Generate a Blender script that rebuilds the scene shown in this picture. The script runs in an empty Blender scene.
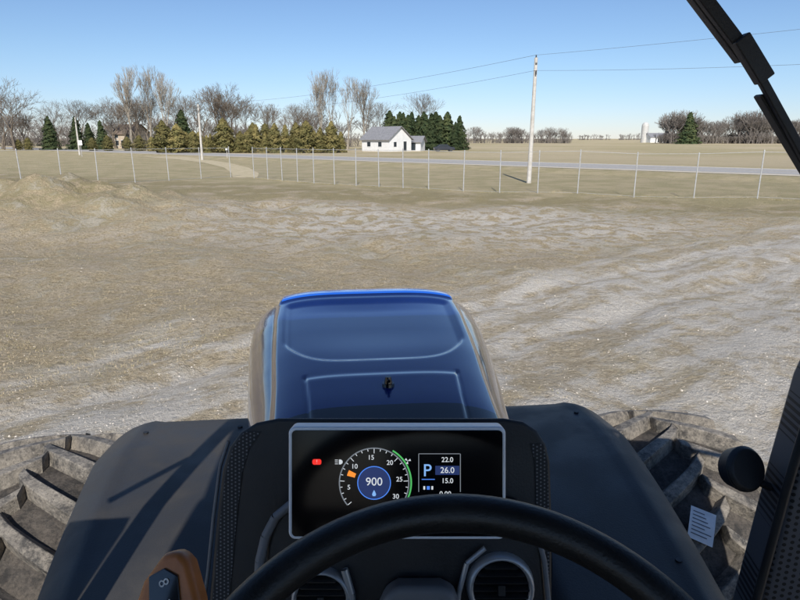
import bpy, math, random
import numpy as np
from mathutils import Vector, Matrix, Euler

random.seed(7); np.random.seed(7)
rad = math.radians
scene = bpy.context.scene
COL = scene.collection

# ------------------------------------------------------------------ node helpers
def new_mat(name):
    m = bpy.data.materials.new(name); m.use_nodes = True
    nt = m.node_tree
    for n in list(nt.nodes): nt.nodes.remove(n)
    out = nt.nodes.new('ShaderNodeOutputMaterial')
    b = nt.nodes.new('ShaderNodeBsdfPrincipled')
    nt.links.new(b.outputs[0], out.inputs[0])
    return m, nt, b
def setin(nt, sock, v):
    if isinstance(v, bpy.types.NodeSocket): nt.links.new(v, sock)
    else:
        if sock.type == 'RGBA' and len(v) == 3: v = (*v, 1)
        sock.default_value = v
def coords(nt): return nt.nodes.new('ShaderNodeTexCoord').outputs['Object']
def noise(nt, vec, scale, detail=4, rough=.55, dist=0):
    n = nt.nodes.new('ShaderNodeTexNoise'); nt.links.new(vec, n.inputs['Vector'])
    n.inputs['Scale'].default_value = scale; n.inputs['Detail'].default_value = detail
    n.inputs['Roughness'].default_value = rough; n.inputs['Distortion'].default_value = dist
    return n.outputs['Fac']
def mth(nt, op, a, b=0.0, c=None):
    n = nt.nodes.new('ShaderNodeMath'); n.operation = op
    setin(nt, n.inputs[0], a); setin(nt, n.inputs[1], b)
    if c is not None: setin(nt, n.inputs[2], c)
    return n.outputs[0]
def mr(nt, v, a, b, c=0.0, d=1.0):
    n = nt.nodes.new('ShaderNodeMapRange'); n.interpolation_type = 'SMOOTHSTEP'
    setin(nt, n.inputs[0], v)
    for i, x in enumerate((a, b, c, d)): n.inputs[1+i].default_value = x
    return n.outputs[0]
def mix(nt, f, a, b, mode='MIX'):
    n = nt.nodes.new('ShaderNodeMix'); n.data_type = 'RGBA'; n.blend_type = mode
    setin(nt, n.inputs[0], f); setin(nt, n.inputs[6], a); setin(nt, n.inputs[7], b)
    return n.outputs[2]
def bump(nt, b, h, strength=.4, dist=.02):
    n = nt.nodes.new('ShaderNodeBump'); n.inputs['Strength'].default_value = strength
    n.inputs['Distance'].default_value = dist
    nt.links.new(h, n.inputs['Height']); nt.links.new(n.outputs[0], b.inputs['Normal'])
def sep(nt, v):
    n = nt.nodes.new('ShaderNodeSeparateXYZ'); nt.links.new(v, n.inputs[0]); return n.outputs
def stretch(nt, v, rotz, sc):
    a = nt.nodes.new('ShaderNodeMapping'); a.inputs['Rotation'].default_value=(0,0,rotz); nt.links.new(v,a.inputs['Vector'])
    b = nt.nodes.new('ShaderNodeMapping'); b.inputs['Scale'].default_value=sc; nt.links.new(a.outputs[0],b.inputs['Vector'])
    return b.outputs[0]

def mat_simple(name, c1, c2=None, scale=5, rough=.6, metal=0, bumps=0, bscale=60, spec=.5, coat=0, lo=.35, hi=.65, rough2=None):
    m, nt, b = new_mat(name)
    v = coords(nt)
    if c2 is None: c2 = tuple(x*.75 for x in c1)
    f = mr(nt, noise(nt, v, scale, 6, .6), lo, hi)
    setin(nt, b.inputs['Base Color'], mix(nt, f, c1, c2))
    b.inputs['Roughness'].default_value = rough
    if rough2 is not None: setin(nt, b.inputs['Roughness'], mr(nt, noise(nt, v, scale*2, 5, .6), .35, .65, rough, rough2))
    b.inputs['Metallic'].default_value = metal
    b.inputs['Specular IOR Level'].default_value = spec
    b.inputs['Coat Weight'].default_value = coat
    b.inputs['Coat Roughness'].default_value = .04
    if bumps: bump(nt, b, noise(nt, v, bscale, 4), bumps, .01)
    return m
def mat_emit(name, col, s=1.0):
    m, nt, b = new_mat(name)
    b.inputs['Base Color'].default_value = (*[c*.1 for c in col], 1)
    b.inputs['Emission Color'].default_value = (*col, 1)
    b.inputs['Emission Strength'].default_value = s
    b.inputs['Roughness'].default_value = .3
    return m

# ------------------------------------------------------------------ mesh builder
class MB:
    def __init__(s): s.v=[]; s.f=[]; s.m=[]
    def quad(s, pts, m=0):
        i=len(s.v); s.v.extend([tuple(p) for p in pts]); s.f.append(tuple(range(i,i+len(pts)))); s.m.append(m)
    def box(s, c, size, R=None, m=0, taper=1.0):
        i=len(s.v); hx,hy,hz=[q/2 for q in size]
        for z in (-1,1):
            t = taper if z>0 else 1
            for x,y in ((-1,-1),(1,-1),(1,1),(-1,1)):
                p=Vector((x*hx*t,y*hy*t,z*hz))
                if R is not None: p=R@p
                s.v.append(tuple(p+Vector(c)))
        for f in ((3,2,1,0),(4,5,6,7),(0,1,5,4),(1,2,6,5),(2,3,7,6),(3,0,4,7)):
            s.f.append(tuple(i+k for k in f)); s.m.append(m)
    def tube(s, p0, p1, r0, r1, n=6, m=0, cap=False):
        p0=Vector(p0); p1=Vector(p1); d=(p1-p0)
        if d.length<1e-6: return
        d.normalize()
        a=Vector((0,0,1)) if abs(d.z)<.9 else Vector((1,0,0))
        u=d.cross(a).normalized(); w=d.cross(u)
        i=len(s.v)
        for k in range(n):
            an=2*math.pi*k/n; o=u*math.cos(an)+w*math.sin(an)
            s.v.append(tuple(p0+o*r0)); s.v.append(tuple(p1+o*r1))
        for k in range(n):
            a0=i+2*k; b0=i+2*((k+1)%n)
            s.f.append((a0,b0,b0+1,a0+1)); s.m.append(m)
        if cap:
            s.f.append(tuple(i+2*k+1 for k in range(n))); s.m.append(m)
            s.f.append(tuple(i+2*k for k in reversed(range(n)))); s.m.append(m)
    def path(s, pts, r, n=8, m=0):
        for a,b in zip(pts[:-1],pts[1:]): s.tube(a,b,r,r,n,m)
    def obj(s, name, mats, parent=None, smooth=False, bevel=0, loc=None, rot=None, fix=True):
        me=bpy.data.meshes.new(name); me.from_pydata(s.v,[],s.f)
        for m in mats: me.materials.append(m)
        me.polygons.foreach_set('material_index', s.m)
        if smooth: me.polygons.foreach_set('use_smooth',[True]*len(s.f))
        me.update()
        return mk(name, me, parent, loc, rot, bevel)
def mk(name, me, parent=None, loc=None, rot=None, bevel=0):
    o=bpy.data.objects.new(name, me); COL.objects.link(o)
    if parent: o.parent=parent
    if loc: o.location=loc
    if rot: o.rotation_euler=rot
    if bevel:
        b=o.modifiers.new('b','BEVEL'); b.width=bevel; b.segments=3; b.limit_method='ANGLE'; b.angle_limit=rad(35)
        if hasattr(o.data,'polygons'):
            for p in o.data.polygons: p.use_smooth=True
            w=o.modifiers.new('w','WEIGHTED_NORMAL'); w.keep_sharp=True
    return o
def empty(name, loc=(0,0,0), rot=(0,0,0), parent=None):
    o=bpy.data.objects.new(name,None); COL.objects.link(o); o.location=loc; o.rotation_euler=rot; o.parent=parent; return o
def plate(mb, outline, z0, z1, m=0):
    n=len(outline); i=len(mb.v)
    for x,y in outline: mb.v.append((x,y,z0))
    for x,y in outline: mb.v.append((x,y,z1))
    mb.f.append(tuple(range(i+n,i+2*n))); mb.m.append(m)
    mb.f.append(tuple(reversed(range(i,i+n)))); mb.m.append(m)
    for k in range(n):
        a=i+k; b=i+(k+1)%n
        mb.f.append((a,b,b+n,a+n)); mb.m.append(m)
def rrect(cx,cy,w,h,r,n=6):
    pts=[]
    for sx,sy,a0 in ((1,-1,-90),(1,1,0),(-1,1,90),(-1,-1,180)):
        for k in range(n+1):
            a=rad(a0+90*k/n)
            pts.append((cx+sx*(w/2-r)+r*math.cos(a), cy+sy*(h/2-r)+r*math.sin(a)))
    return pts

# ------------------------------------------------------------------ world, sun, camera
SUN_EL=37; SUN_AZ=180   # from behind the tractor
w=bpy.data.worlds.new("World"); scene.world=w; w.use_nodes=True
nt=w.node_tree; bg=nt.nodes['Background']
sky=nt.nodes.new('ShaderNodeTexSky'); sky.sky_type='NISHITA'; sky.sun_disc=False
sky.sun_elevation=rad(SUN_EL); sky.sun_rotation=rad(SUN_AZ); sky.air_density=1.0; sky.dust_density=0.1; sky.ozone_density=3.5; sky.altitude=300
tz=sep(nt,nt.nodes.new('ShaderNodeTexCoord').outputs['Generated'])[2]
tc=mix(nt,mr(nt,tz,0.0,.13),(.80,.85,1.08),(.88,.94,1.05))
tint=mix(nt,1.0,sky.outputs[0],tc,'MULTIPLY')
nt.links.new(tint,bg.inputs[0]); bg.inputs[1].default_value=.108
sd=Vector((math.sin(rad(SUN_AZ))*math.cos(rad(SUN_EL)), math.cos(rad(SUN_AZ))*math.cos(rad(SUN_EL)), math.sin(rad(SUN_EL))))
L=bpy.data.lights.new('sun','SUN'); L.energy=5.0; L.angle=rad(.5); L.color=(1,.95,.88)
lo=bpy.data.objects.new('sun',L); COL.objects.link(lo); lo.rotation_euler=(-sd).to_track_quat('-Z','Y').to_euler(); lo.location=(0,0,30)
cam=bpy.data.cameras.new('camera'); co=bpy.data.objects.new('camera',cam); COL.objects.link(co)
cam.lens=27; cam.sensor_width=36; cam.clip_start=.02; cam.clip_end=9000
co.location=(0,0,2.8); co.rotation_euler=(rad(90-15.1),0,0)
scene.camera=co
scene.view_settings.view_transform='Standard'; scene.view_settings.look='None'; scene.view_settings.exposure=0

# ------------------------------------------------------------------ ground
def sst(x,a,b):
    t=np.clip((x-a)/(b-a),0,1); return t*t*(3-2*t)
def H(x,y):
    x=np.asarray(x,float); y=np.asarray(y,float)
    m=1.4*np.exp(-(((x+12.0)/5.2)**2+((y-21.0)/2.7)**2)) + .8*np.exp(-(((x+20)/4.5)**2+((y-22)/3)**2)) + .40*np.exp(-(((x+4)/3.6)**2+((y-24.0)/2.0)**2))
    m=m+.12*np.exp(-(((x+6.5)/2.2)**2+((y-13)/1.2)**2))+.12*np.exp(-(((x+1.5)/2.6)**2+((y-16.5)/1.0)**2))+.14*np.exp(-(((x-5)/3)**2+((y-23)/1.4)**2))
    u=.045*(np.sin(.9*x+.4*y)+np.sin(.5*x-1.1*y+1)+.6*np.sin(2.1*x+1.7*y+np.sin(.7*x))+.5*np.sin(3.3*x-2.6*y+2*np.sin(.5*y)))+.010*np.sin(5.1*x+2.3*y)*np.sin(4.3*y-1.9*x)
    u=u*(1-sst(y,28,40))*sst(np.hypot(x,y),4,7)
    d=.74*x+9.6-y
    rut=-.07*(np.exp(-((d-.6)/.28)**2)+np.exp(-((d-2.7)/.28)**2))*sst(np.hypot(x,y),5,6.5)*(1-sst(np.hypot(x,y),22,30))
    m=m+m*(.22*np.sin(1.7*x+.8*y+np.sin(.9*y))*np.sin(2.2*y-.6*x)+.10*np.sin(4.1*x-1.3*y)*np.sin(3.7*y+1.1*x))
    q=.656*x+.754*y
    ditch=-.35*np.exp(-((q-50)/2.2)**2)
    return m+u+ditch+rut
tx=np.linspace(-7.4,7.4,440); X=3.0*np.sinh(tx)
ty=np.linspace(-4.2,7.2,440); Y=12+4.0*np.sinh(ty)
gx,gy=np.meshgrid(X,Y); gz=H(gx,gy)
V=np.stack([gx.ravel(),gy.ravel(),gz.ravel()],1)
nx=len(X); idx=np.arange(nx*len(Y)).reshape(len(Y),nx)
F=np.stack([idx[:-1,:-1].ravel(),idx[:-1,1:].ravel(),idx[1:,1:].ravel(),idx[1:,:-1].ravel()],1)
me=bpy.data.meshes.new('ground'); me.from_pydata(V.tolist(),[],F.tolist()); me.polygons.foreach_set('use_smooth',[True]*len(F))
m,nt,b=new_mat('ground')
v=coords(nt); sx,sy,sz=sep(nt,v)[:3]
n0=noise(nt,v,.12,5); n1=noise(nt,v,.45,6,.6); n2=noise(nt,v,2.2,8,.68,.3); n3=noise(nt,v,14,8,.7); n4=noise(nt,v,70,4,.7)
along=stretch(nt,v,-math.atan(.74),(.16,1,1))      # streaks that follow the driving lane
ns=noise(nt,along,1.5,7,.65); ns2=noise(nt,along,6,6,.65)
vo=nt.nodes.new('ShaderNodeTexVoronoi'); nt.links.new(v,vo.inputs['Vector']); vo.inputs['Scale'].default_value=26
peb=vo.outputs['Distance']
dry=mix(nt,mr(nt,n3,.36,.66),(.66,.545,.355),(.42,.325,.20))
dirt=mix(nt,mr(nt,n3,.35,.65),(.68,.58,.43),(.50,.41,.285))
green=mix(nt,mr(nt,n3,.35,.65),(.29,.25,.115),(.44,.365,.195))
c=mix(nt,mr(nt,n2,.40,.60),dry,dirt)
nearY=mr(nt,sy,8,22)
mixn=mth(nt,'ADD',mth(nt,'MULTIPLY',n1,.55),mth(nt,'MULTIPLY',n2,.45))
gm=mth(nt,'MULTIPLY',mr(nt,mixn,.49,.59), mth(nt,'ADD',mth(nt,'MULTIPLY',nearY,.45),.32))
belt=mth(nt,'MULTIPLY',mr(nt,mth(nt,'ADD',mth(nt,'ADD',sy,mth(nt,'MULTIPLY',sx,.35)),mth(nt,'MULTIPLY',n2,3)),25.5,29.5),mr(nt,n1,.36,.52))
mound=mr(nt,sz,.35,.9)
gm=mth(nt,'MAXIMUM',gm,mth(nt,'MULTIPLY',belt,.75))
gm=mth(nt,'MAXIMUM',gm,mth(nt,'MULTIPLY',mth(nt,'MULTIPLY',mound,mr(nt,n2,.40,.56)),.8))
c=mix(nt,gm,c,green)
grav=mix(nt,mr(nt,n4,.35,.65),(.86,.80,.69),(.66,.59,.49))
grav=mix(nt,mr(nt,n3,.45,.7,0,.5),grav,(.52,.45,.35))
grav=mix(nt,mr(nt,peb,.05,.35,.0,.35),grav,(.90,.85,.77))
d=mth(nt,'SUBTRACT',mth(nt,'ADD',mth(nt,'MULTIPLY',sx,.74),9.6),sy)
d2=mth(nt,'ADD',d,mth(nt,'MULTIPLY',mth(nt,'SUBTRACT',n1,.5),5.0))
d2=mth(nt,'ADD',d2,mth(nt,'MULTIPLY',mth(nt,'SUBTRACT',ns,.5),7.0))
gmask=mr(nt,d2,-1.6,1.0)
hole=mr(nt,mth(nt,'ADD',mth(nt,'MULTIPLY',ns,.6),mth(nt,'MULTIPLY',n2,.4)),.43,.56,.15,1)
gmask=mth(nt,'MULTIPLY',gmask,hole)
for off,ww in ((.6,.42),(2.7,.42),(5.0,.3)):
    tr=mth(nt,'ABSOLUTE',mth(nt,'SUBTRACT',mth(nt,'ADD',d,mth(nt,'MULTIPLY',mth(nt,'SUBTRACT',n0,.5),1.0)),off))
    gmask=mth(nt,'MAXIMUM',gmask,mth(nt,'MULTIPLY',mr(nt,tr,ww,ww*.3),mr(nt,n2,.38,.58,.15,.95)))
sp=mth(nt,'MULTIPLY',mr(nt,mth(nt,'ABSOLUTE',mth(nt,'SUBTRACT',sy,20)),7.0,1.0),mr(nt,mth(nt,'ABSOLUTE',mth(nt,'SUBTRACT',sx,2)),13,3))
sp=mth(nt,'MULTIPLY',sp,mr(nt,n2,.44,.55))
gmask=mth(nt,'MAXIMUM',gmask,mth(nt,'MULTIPLY',sp,.85))
gmask=mth(nt,'MAXIMUM',gmask,mth(nt,'MULTIPLY',mr(nt,mth(nt,'ADD',mth(nt,'MULTIPLY',n1,.5),mth(nt,'MULTIPLY',n2,.5)),.52,.62),mr(nt,sy,28,20,0,.5)))
c=mix(nt,gmask,c,grav)
q=mth(nt,'ADD',mth(nt,'MULTIPLY',sx,.656),mth(nt,'MULTIPLY',sy,.754))
bey=mr(nt,mth(nt,'ADD',mth(nt,'ADD',sy,mth(nt,'MULTIPLY',sx,.5)),mth(nt,'MULTIPLY',n2,2)),33,37)
lawn=mix(nt,mr(nt,n1,.4,.6),(.55,.455,.275),(.42,.36,.195))
lawn=mix(nt,mr(nt,n3,.4,.65,0,.5),lawn,(.63,.54,.36))
c=mix(nt,bey,c,lawn)
fieldc=mix(nt,mr(nt,noise(nt,v,.02,4),.42,.58),(.60,.50,.32),(.48,.41,.23))
fieldc=mix(nt,mr(nt,n1,.4,.65,0,.5),fieldc,(.55,.45,.29))
c=mix(nt,mr(nt,q,66,70),c,fieldc)
c=mix(nt,mr(nt,n4,.5,.72,0,.36),c,(.22,.17,.105))
n5=noise(nt,v,32,6,.75)
c=mix(nt,mr(nt,n5,.55,.67,0,.5),c,(.20,.155,.095))
setin(nt,b.inputs['Base Color'],c); b.inputs['Roughness'].default_value=.95; b.inputs['Specular IOR Level'].default_value=.1
hh=mth(nt,'ADD',mth(nt,'ADD',mth(nt,'MULTIPLY',n3,1.0),mth(nt,'MULTIPLY',n4,.4)),mth(nt,'MULTIPLY',n2,2.2))
bump(nt,b,hh,1.0,.095)
me.materials.append(m); mk('ground',me)

# ------------------------------------------------------------------ road
Dv=Vector((-.754,.656,0)); Nv=Vector((.656,.754,0)); base=Nv*61.2
def strip(mb,c0,c1,z,s0=-120,s1=900,m=0):
    mb.quad([base+Nv*c0+Dv*s0+Vector((0,0,z)), base+Nv*c1+Dv*s0+Vector((0,0,z)), base+Nv*c1+Dv*s1+Vector((0,0,z)), base+Nv*c0+Dv*s1+Vector((0,0,z))],m)
asph=mat_simple('asphalt',(.46,.445,.42),(.38,.365,.345),3,.95,bumps=.2,spec=.05)
shoul=mat_simple('shoulder_gravel',(.68,.62,.51),(.56,.50,.40),4,.95,spec=.1)
white=mat_simple('white_road_paint',(.7,.7,.68),(.5,.5,.48),6,.7)
yel=mat_simple('yellow_road_paint',(.6,.42,.08),(.5,.36,.08),6,.7)
mb=MB(); strip(mb,-4.2,4.2,.03); strip(mb,-3.95,-3.83,.036,m=1); strip(mb,3.83,3.95,.036,m=1); strip(mb,-.06,.06,.036,m=2)
mb.obj('road',[asph,white,yel])
mb=MB(); strip(mb,-6.2,5.8,.02); mb.obj('road_shoulder',[shoul])
# worn driveway from the gate to the road
drv=mat_simple('driveway_dirt',(.58,.49,.33),(.47,.40,.25),1.5,.95,spec=.1)
ctr=[(-11.3,44.5),(-12.6,50),(-16.0,60),(-21.5,72),(-28,83),(-37,96)]
mb=MB()
for (a,b_),w0,w1 in zip(zip(ctr[:-1],ctr[1:]),(.9,1.1,1.2,1.4,1.8),(1.1,1.2,1.4,1.8,3.5)):
    mb.quad([(a[0]-w0,a[1],.016),(a[0]+w0,a[1],.016),(b_[0]+w1,b_[1],.016),(b_[0]-w1,b_[1],.016)])
mb.obj('driveway',[drv])

# ------------------------------------------------------------------ stones and grass
def scatter(n,x0,x1,y0,y1,fn=None):
    out=[]
    while len(out)<n:
        y=y0+(y1-y0)*random.random()**1.5; x=random.uniform(-1,1)*max(6,.8*y)
        if fn is None or random.random()<fn(x,y): out.append((x,y))
    return out
def lane(x,y): return .74*x+9.6-y
stone_m=mat_simple('stone',(.72,.66,.56),(.44,.38,.30),9,.9)
mb=MB()
for x,y in scatter(8000,0,0,4.5,20,lambda x,y: 1 if lane(x,y)>-.5 else .35):
    r=random.uniform(.004,.010)*(2.0 if random.random()<.04 else 1); z=float(H(x,y)); i=len(mb.v)
    for k in range(5):
        a=k*1.2566+random.random()*.5; rr=r*random.uniform(.8,1.3); mb.v.append((x+rr*math.cos(a),y+rr*math.sin(a),z-.002))
    mb.v.append((x+random.uniform(-.3,.3)*r,y,z+r*random.uniform(.6,1.0)))
    for k in range(5): mb.f.append((i+k,i+(k+1)%5,i+5)); mb.m.append(0)
mb.obj('gravel_stones',[stone_m])
ga=mat_simple('dry_grass',(.66,.55,.36),(.48,.385,.235),1.2,.9)
gb=mat_simple('green_grass',(.32,.29,.12),(.45,.38,.19),1.2,.9)
mb=MB()
def tuft(mb,x,y,n,h,sp,mi):
    z=float(H(x,y))
    for k in range(n):
        a=random.random()*6.283; l=h*random.uniform(.6,1.3); px=x+random.gauss(0,sp); py=y+random.gauss(0,sp)
        wx=math.cos(a)*.004; wy=math.sin(a)*.004; bx=random.gauss(0,.5)*l; by=random.gauss(0,.5)*l
        mb.quad([(px-wx,py-wy,z-.005),(px+wx,py+wy,z-.005),(px+bx,py+by,z+l*.7)],mi)
for x,y in scatter(9000,0,0,6.0,30,lambda x,y: (.04 if lane(x,y)>.2 else 1)*(.3+.7*(math.sin(.8*x+1.3*y)*math.sin(1.1*x-.5*y+2)>-.1))):
    tuft(mb,x,y,5,.032,.06,0 if random.random()<.8 else 1)
mb.obj('grass',[ga,gb])

# ------------------------------------------------------------------ fence
steel=mat_simple('galvanised_steel',(.54,.54,.52),(.42,.42,.41),8,.5,metal=.2)
wire=mat_simple('fence_wire',(.50,.50,.48),(.40,.40,.39),8,.6,metal=.1)
def fence(name,pts,steps,hh=2.15):
    mb=MB(); P=[]
    for a,b_,step in zip(pts[:-1],pts[1:],steps):
        a=Vector((*a,0)); b_=Vector((*b_,0)); n=max(1,round((b_-a).length/step))
        for k in range(n): P.append(a.lerp(b_,k/n))
    P.append(Vector((*pts[-1],0)))
    for i,p in enumerate(P):
        z=float(H(p.x,p.y)); p.z=z
        jx=random.uniform(-.03,.03); h_=hh+random.uniform(-.03,.03)
        mb.tube((p.x,p.y,z-.1),(p.x+jx,p.y+jx,z+h_),.029,.029,8,0,True)
        mb.tube((p.x+jx,p.y+jx,z+h_),(p.x+jx,p.y+jx,z+h_+.05),.035,.012,8,0,True)
    for a,b_ in zip(P[:-1],P[1:]):
        mb.tube(a+Vector((0,0,hh-.04)),b_+Vector((0,0,hh-.04)),.011,.011,5,1)
        mb.tube(a+Vector((0,0,.06)),b_+Vector((0,0,.06)),.008,.008,4,1)
        Ln=(b_-a).length; n=int(Ln/.09); hgt=hh-.1; dv=(b_-a)/Ln
        for k in range(-int(hgt/.09),n):
            for sgn in (1,-1):
                s0=k*.09; s1=s0+hgt; z0,z1=(.05,.05+hgt)
                c0=max(s0,0); c1=min(s1,Ln)
                if c1<=c0: continue
                t0=(c0-s0)/(s1-s0); t1=(c1-s0)/(s1-s0)
                if sgn<0: e0=z1-(z1-z0)*t0; e1=z1-(z1-z0)*t1
                else: e0=z0+(z1-z0)*t0; e1=z0+(z1-z0)*t1
                pa=a+dv*c0+Vector((0,0,e0)); pb=a+dv*c1+Vector((0,0,e1))
                o=Vector((-.0022*sgn,0,.0022))
                mb.quad([pa-o,pb-o,pb+o,pa+o],1)
    return mb.obj(name,[steel,wire])
fence('chain_link_fence',[(31,22.5),(16.75,28.4),(9.06,31),(1.6,34),(-5.5,39),(-10.5,44)],[2.9,2.7,2.0,1.75,1.75])
fence('chain_link_fence',[(-12.5,45.2),(-15.7,41.5),(-18.8,38),(-21.4,34.5),(-30,26)],[2.6]*4)
mb=MB()
fl=[(31,22.5),(16.75,28.4),(9.06,31),(1.6,34),(-5.5,39),(-10.5,44)]
for a,b_ in zip(fl[:-1],fl[1:]):
    a=Vector(a); b_=Vector(b_)
    for k in range(int((b_-a).length*22)):
        p=a.lerp(b_,random.random()); tuft(mb,p.x+random.gauss(0,.14),p.y+random.gauss(0,.14),5,.15,.06,0 if random.random()<.6 else 1)
mb.obj('tall_grass',[ga,gb])

# ------------------------------------------------------------------ utility poles and wires
polem=mat_simple('weathered_pole',(.60,.57,.52),(.48,.45,.40),4,.85)
dark=mat_simple('dark_metal',(.05,.05,.05),None,4,.5)
wirem=mat_simple('power_cable',(.16,.17,.18),None,4,.6)
def upole(x,y,h,r=.15):
    mb=MB(); mb.tube((0,0,-.2),(.03,0,h),r,r*.68,12,0,True)
    mb.box((.03,0,h-.35),(.10,.28,.10),None,1)
    mb.tube((.03,0,h-.02),(.03,0,h+.16),.05,.035,8,1,True)
    mb.tube((.03,-.2,h-1.0),(.03,-.2,h-.75),.04,.04,8,1,True)
    return mb.obj('utility_pole',[polem,dark],loc=(x,y,float(H(x,y))))
PX=8.3
upole(PX,39.3,7.55); upole(-26,81,7.0,.16); upole(-55,106,6.2,.16); upole(-100,146,7,.16); upole(44,6,7.8)
mb=MB()
def wirec(a,b_,sag,r=.010):
    a=Vector(a); b_=Vector(b_); pts=[]
    for k in range(25):
        t=k/24; p=a.lerp(b_,t); p.z-=sag*4*t*(1-t); pts.append(p)
    mb.path(pts,r,4)
wirec((PX,39.3,7.7),(44,6,8.9),.5,.007); wirec((PX,39.3,7.7),(-26,81,7.15),.7,.009); wirec((-26,81,7.15),(-55,106,6.3),.5,.012)
wirec((PX,39.15,6.8),(44,6,6.9),.9,.007); wirec((PX,39.15,6.8),(-26,81,6.2),.8,.008); wirec((-55,106,6.3),(-100,146,7.1),.6,.014)
mb.obj('power_line',[wirem])

# ------------------------------------------------------------------ trees
bark=mat_simple('bare_bark',(.22,.185,.145),(.13,.105,.085),1.5,.9,spec=.1)
bark2=mat_simple('pale_bark',(.36,.32,.26),(.23,.195,.155),1.5,.9,spec=.1)
def grow(mb,rng,p,d,L,r,lev,maxl,spread,up,rmin=.018):
    n=2; q=p
    for k in range(n):
        d=(d+Vector((rng.gauss(0,.09),rng.gauss(0,.09),rng.gauss(0,.06)+up*.08))).normalized()
        q2=q+d*(L/n); r2=r*.84
        mb.tube(q,q2,r,r2,5 if lev<2 else 3,0); q=q2; r=r2
        if lev>0 and lev<maxl and k==0 and rng.random()<.8:
            sd_=Vector((rng.gauss(0,1),rng.gauss(0,1),rng.gauss(.2,.5))).normalized()
            grow(mb,rng,q,(d+sd_*spread*1.2).normalized(),L*.62,max(r*.5,rmin),lev+1,maxl,spread,up,rmin)
    if lev<maxl:
        nb=rng.choice((2,3,3)) if lev<3 else rng.choice((2,3))
        a0=rng.random()*6.28
        for k in range(nb):
            a=a0+k*6.28/nb+rng.gauss(0,.3)
            t=Vector((0,0,1)) if abs(d.z)<.9 else Vector((1,0,0))
            u=d.cross(t).normalized(); w_=d.cross(u)
            o=u*math.cos(a)+w_*math.sin(a)
            s=spread*rng.uniform(.6,1.25)
            grow(mb,rng,q,(d+o*s).normalized(),L*rng.uniform(.66,.86),max(r*.66,rmin),lev+1,maxl,spread,up,rmin)
def bare_mesh(seed,maxl=6,spread=.55,up=1.0,Hh=15,mat=bark,l0=.22):
    rng=random.Random(seed); mb=MB()
    grow(mb,rng,Vector((0,0,-.2)),Vector((0,0,1)),Hh*l0,Hh*.018,0,maxl,spread,up,.016)
    top=max(v_[2] for v_ in mb.v); s=Hh/top
    mb.v=[(a*s,b_*s,c_*s) for a,b_,c_ in mb.v]
    me=bpy.data.meshes.new('bare_tree'); me.from_pydata(mb.v,[],mb.f); me.materials.append(mat); return me
BM=[bare_mesh(1,6,.62,.8),bare_mesh(2,6,.55,1.0),bare_mesh(3,6,.36,1.5,mat=bark2),bare_mesh(4,6,.32,1.6,mat=bark2),bare_mesh(5,6,.7,.7),bare_mesh(6,6,.5,1.1,l0=.16)]
def place(me,name,x,y,h,h0=15,sx_=1):
    o=mk(name,me,loc=(x,y,0),rot=(0,0,random.random()*6.28)); s=h/h0; o.scale=(s*sx_,s*sx_,s); return o
for x,y,h,k,sx_ in [(-93.4,150,17,0,1.1),(-106,165,14,4,1.1),(-98,162,10,5,1),(-88,160,12,0,1),(-86.8,168,13,1,1.1),(-83,170,13,4,1),(-79,172,14,0,1.1),(-75,168,12.5,1,1.1),(-71,170,13,5,1),
    (-65,150,19.5,3,.85),(-61.2,152,20,2,.8),(-56.3,150,18.5,3,.85),(-63,156,14,1,1),(-58.3,170,14.5,1,1.1),(-52.6,165,15.5,0,1.1),(-48.0,165,16,5,1.1),(-43.0,160,16.5,0,1.1),(-40.8,168,13,1,1.1),(-36,172,12,5,1.1),
    (-24.3,150,11,1,1),(-30,160,10,4,1),(-18.0,140,17.5,3,.8),(-15.2,142,18,2,.75),(-12.2,145,16.8,2,.8),(-8.6,145,16.5,3,.9),(-5,158,12,1,1),(6.5,200,17,1,.9),(-70,165,13,1,1),(-101,158,9,1,1),(-21,148,12,0,.9),
    (-112,170,13,0,1),(-108,150,11,1,1),(-50,175,13,5,1.1),(-46,178,14,4,1)]:
    place(BM[k],'bare_tree',x,y,h,15,sx_)

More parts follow.
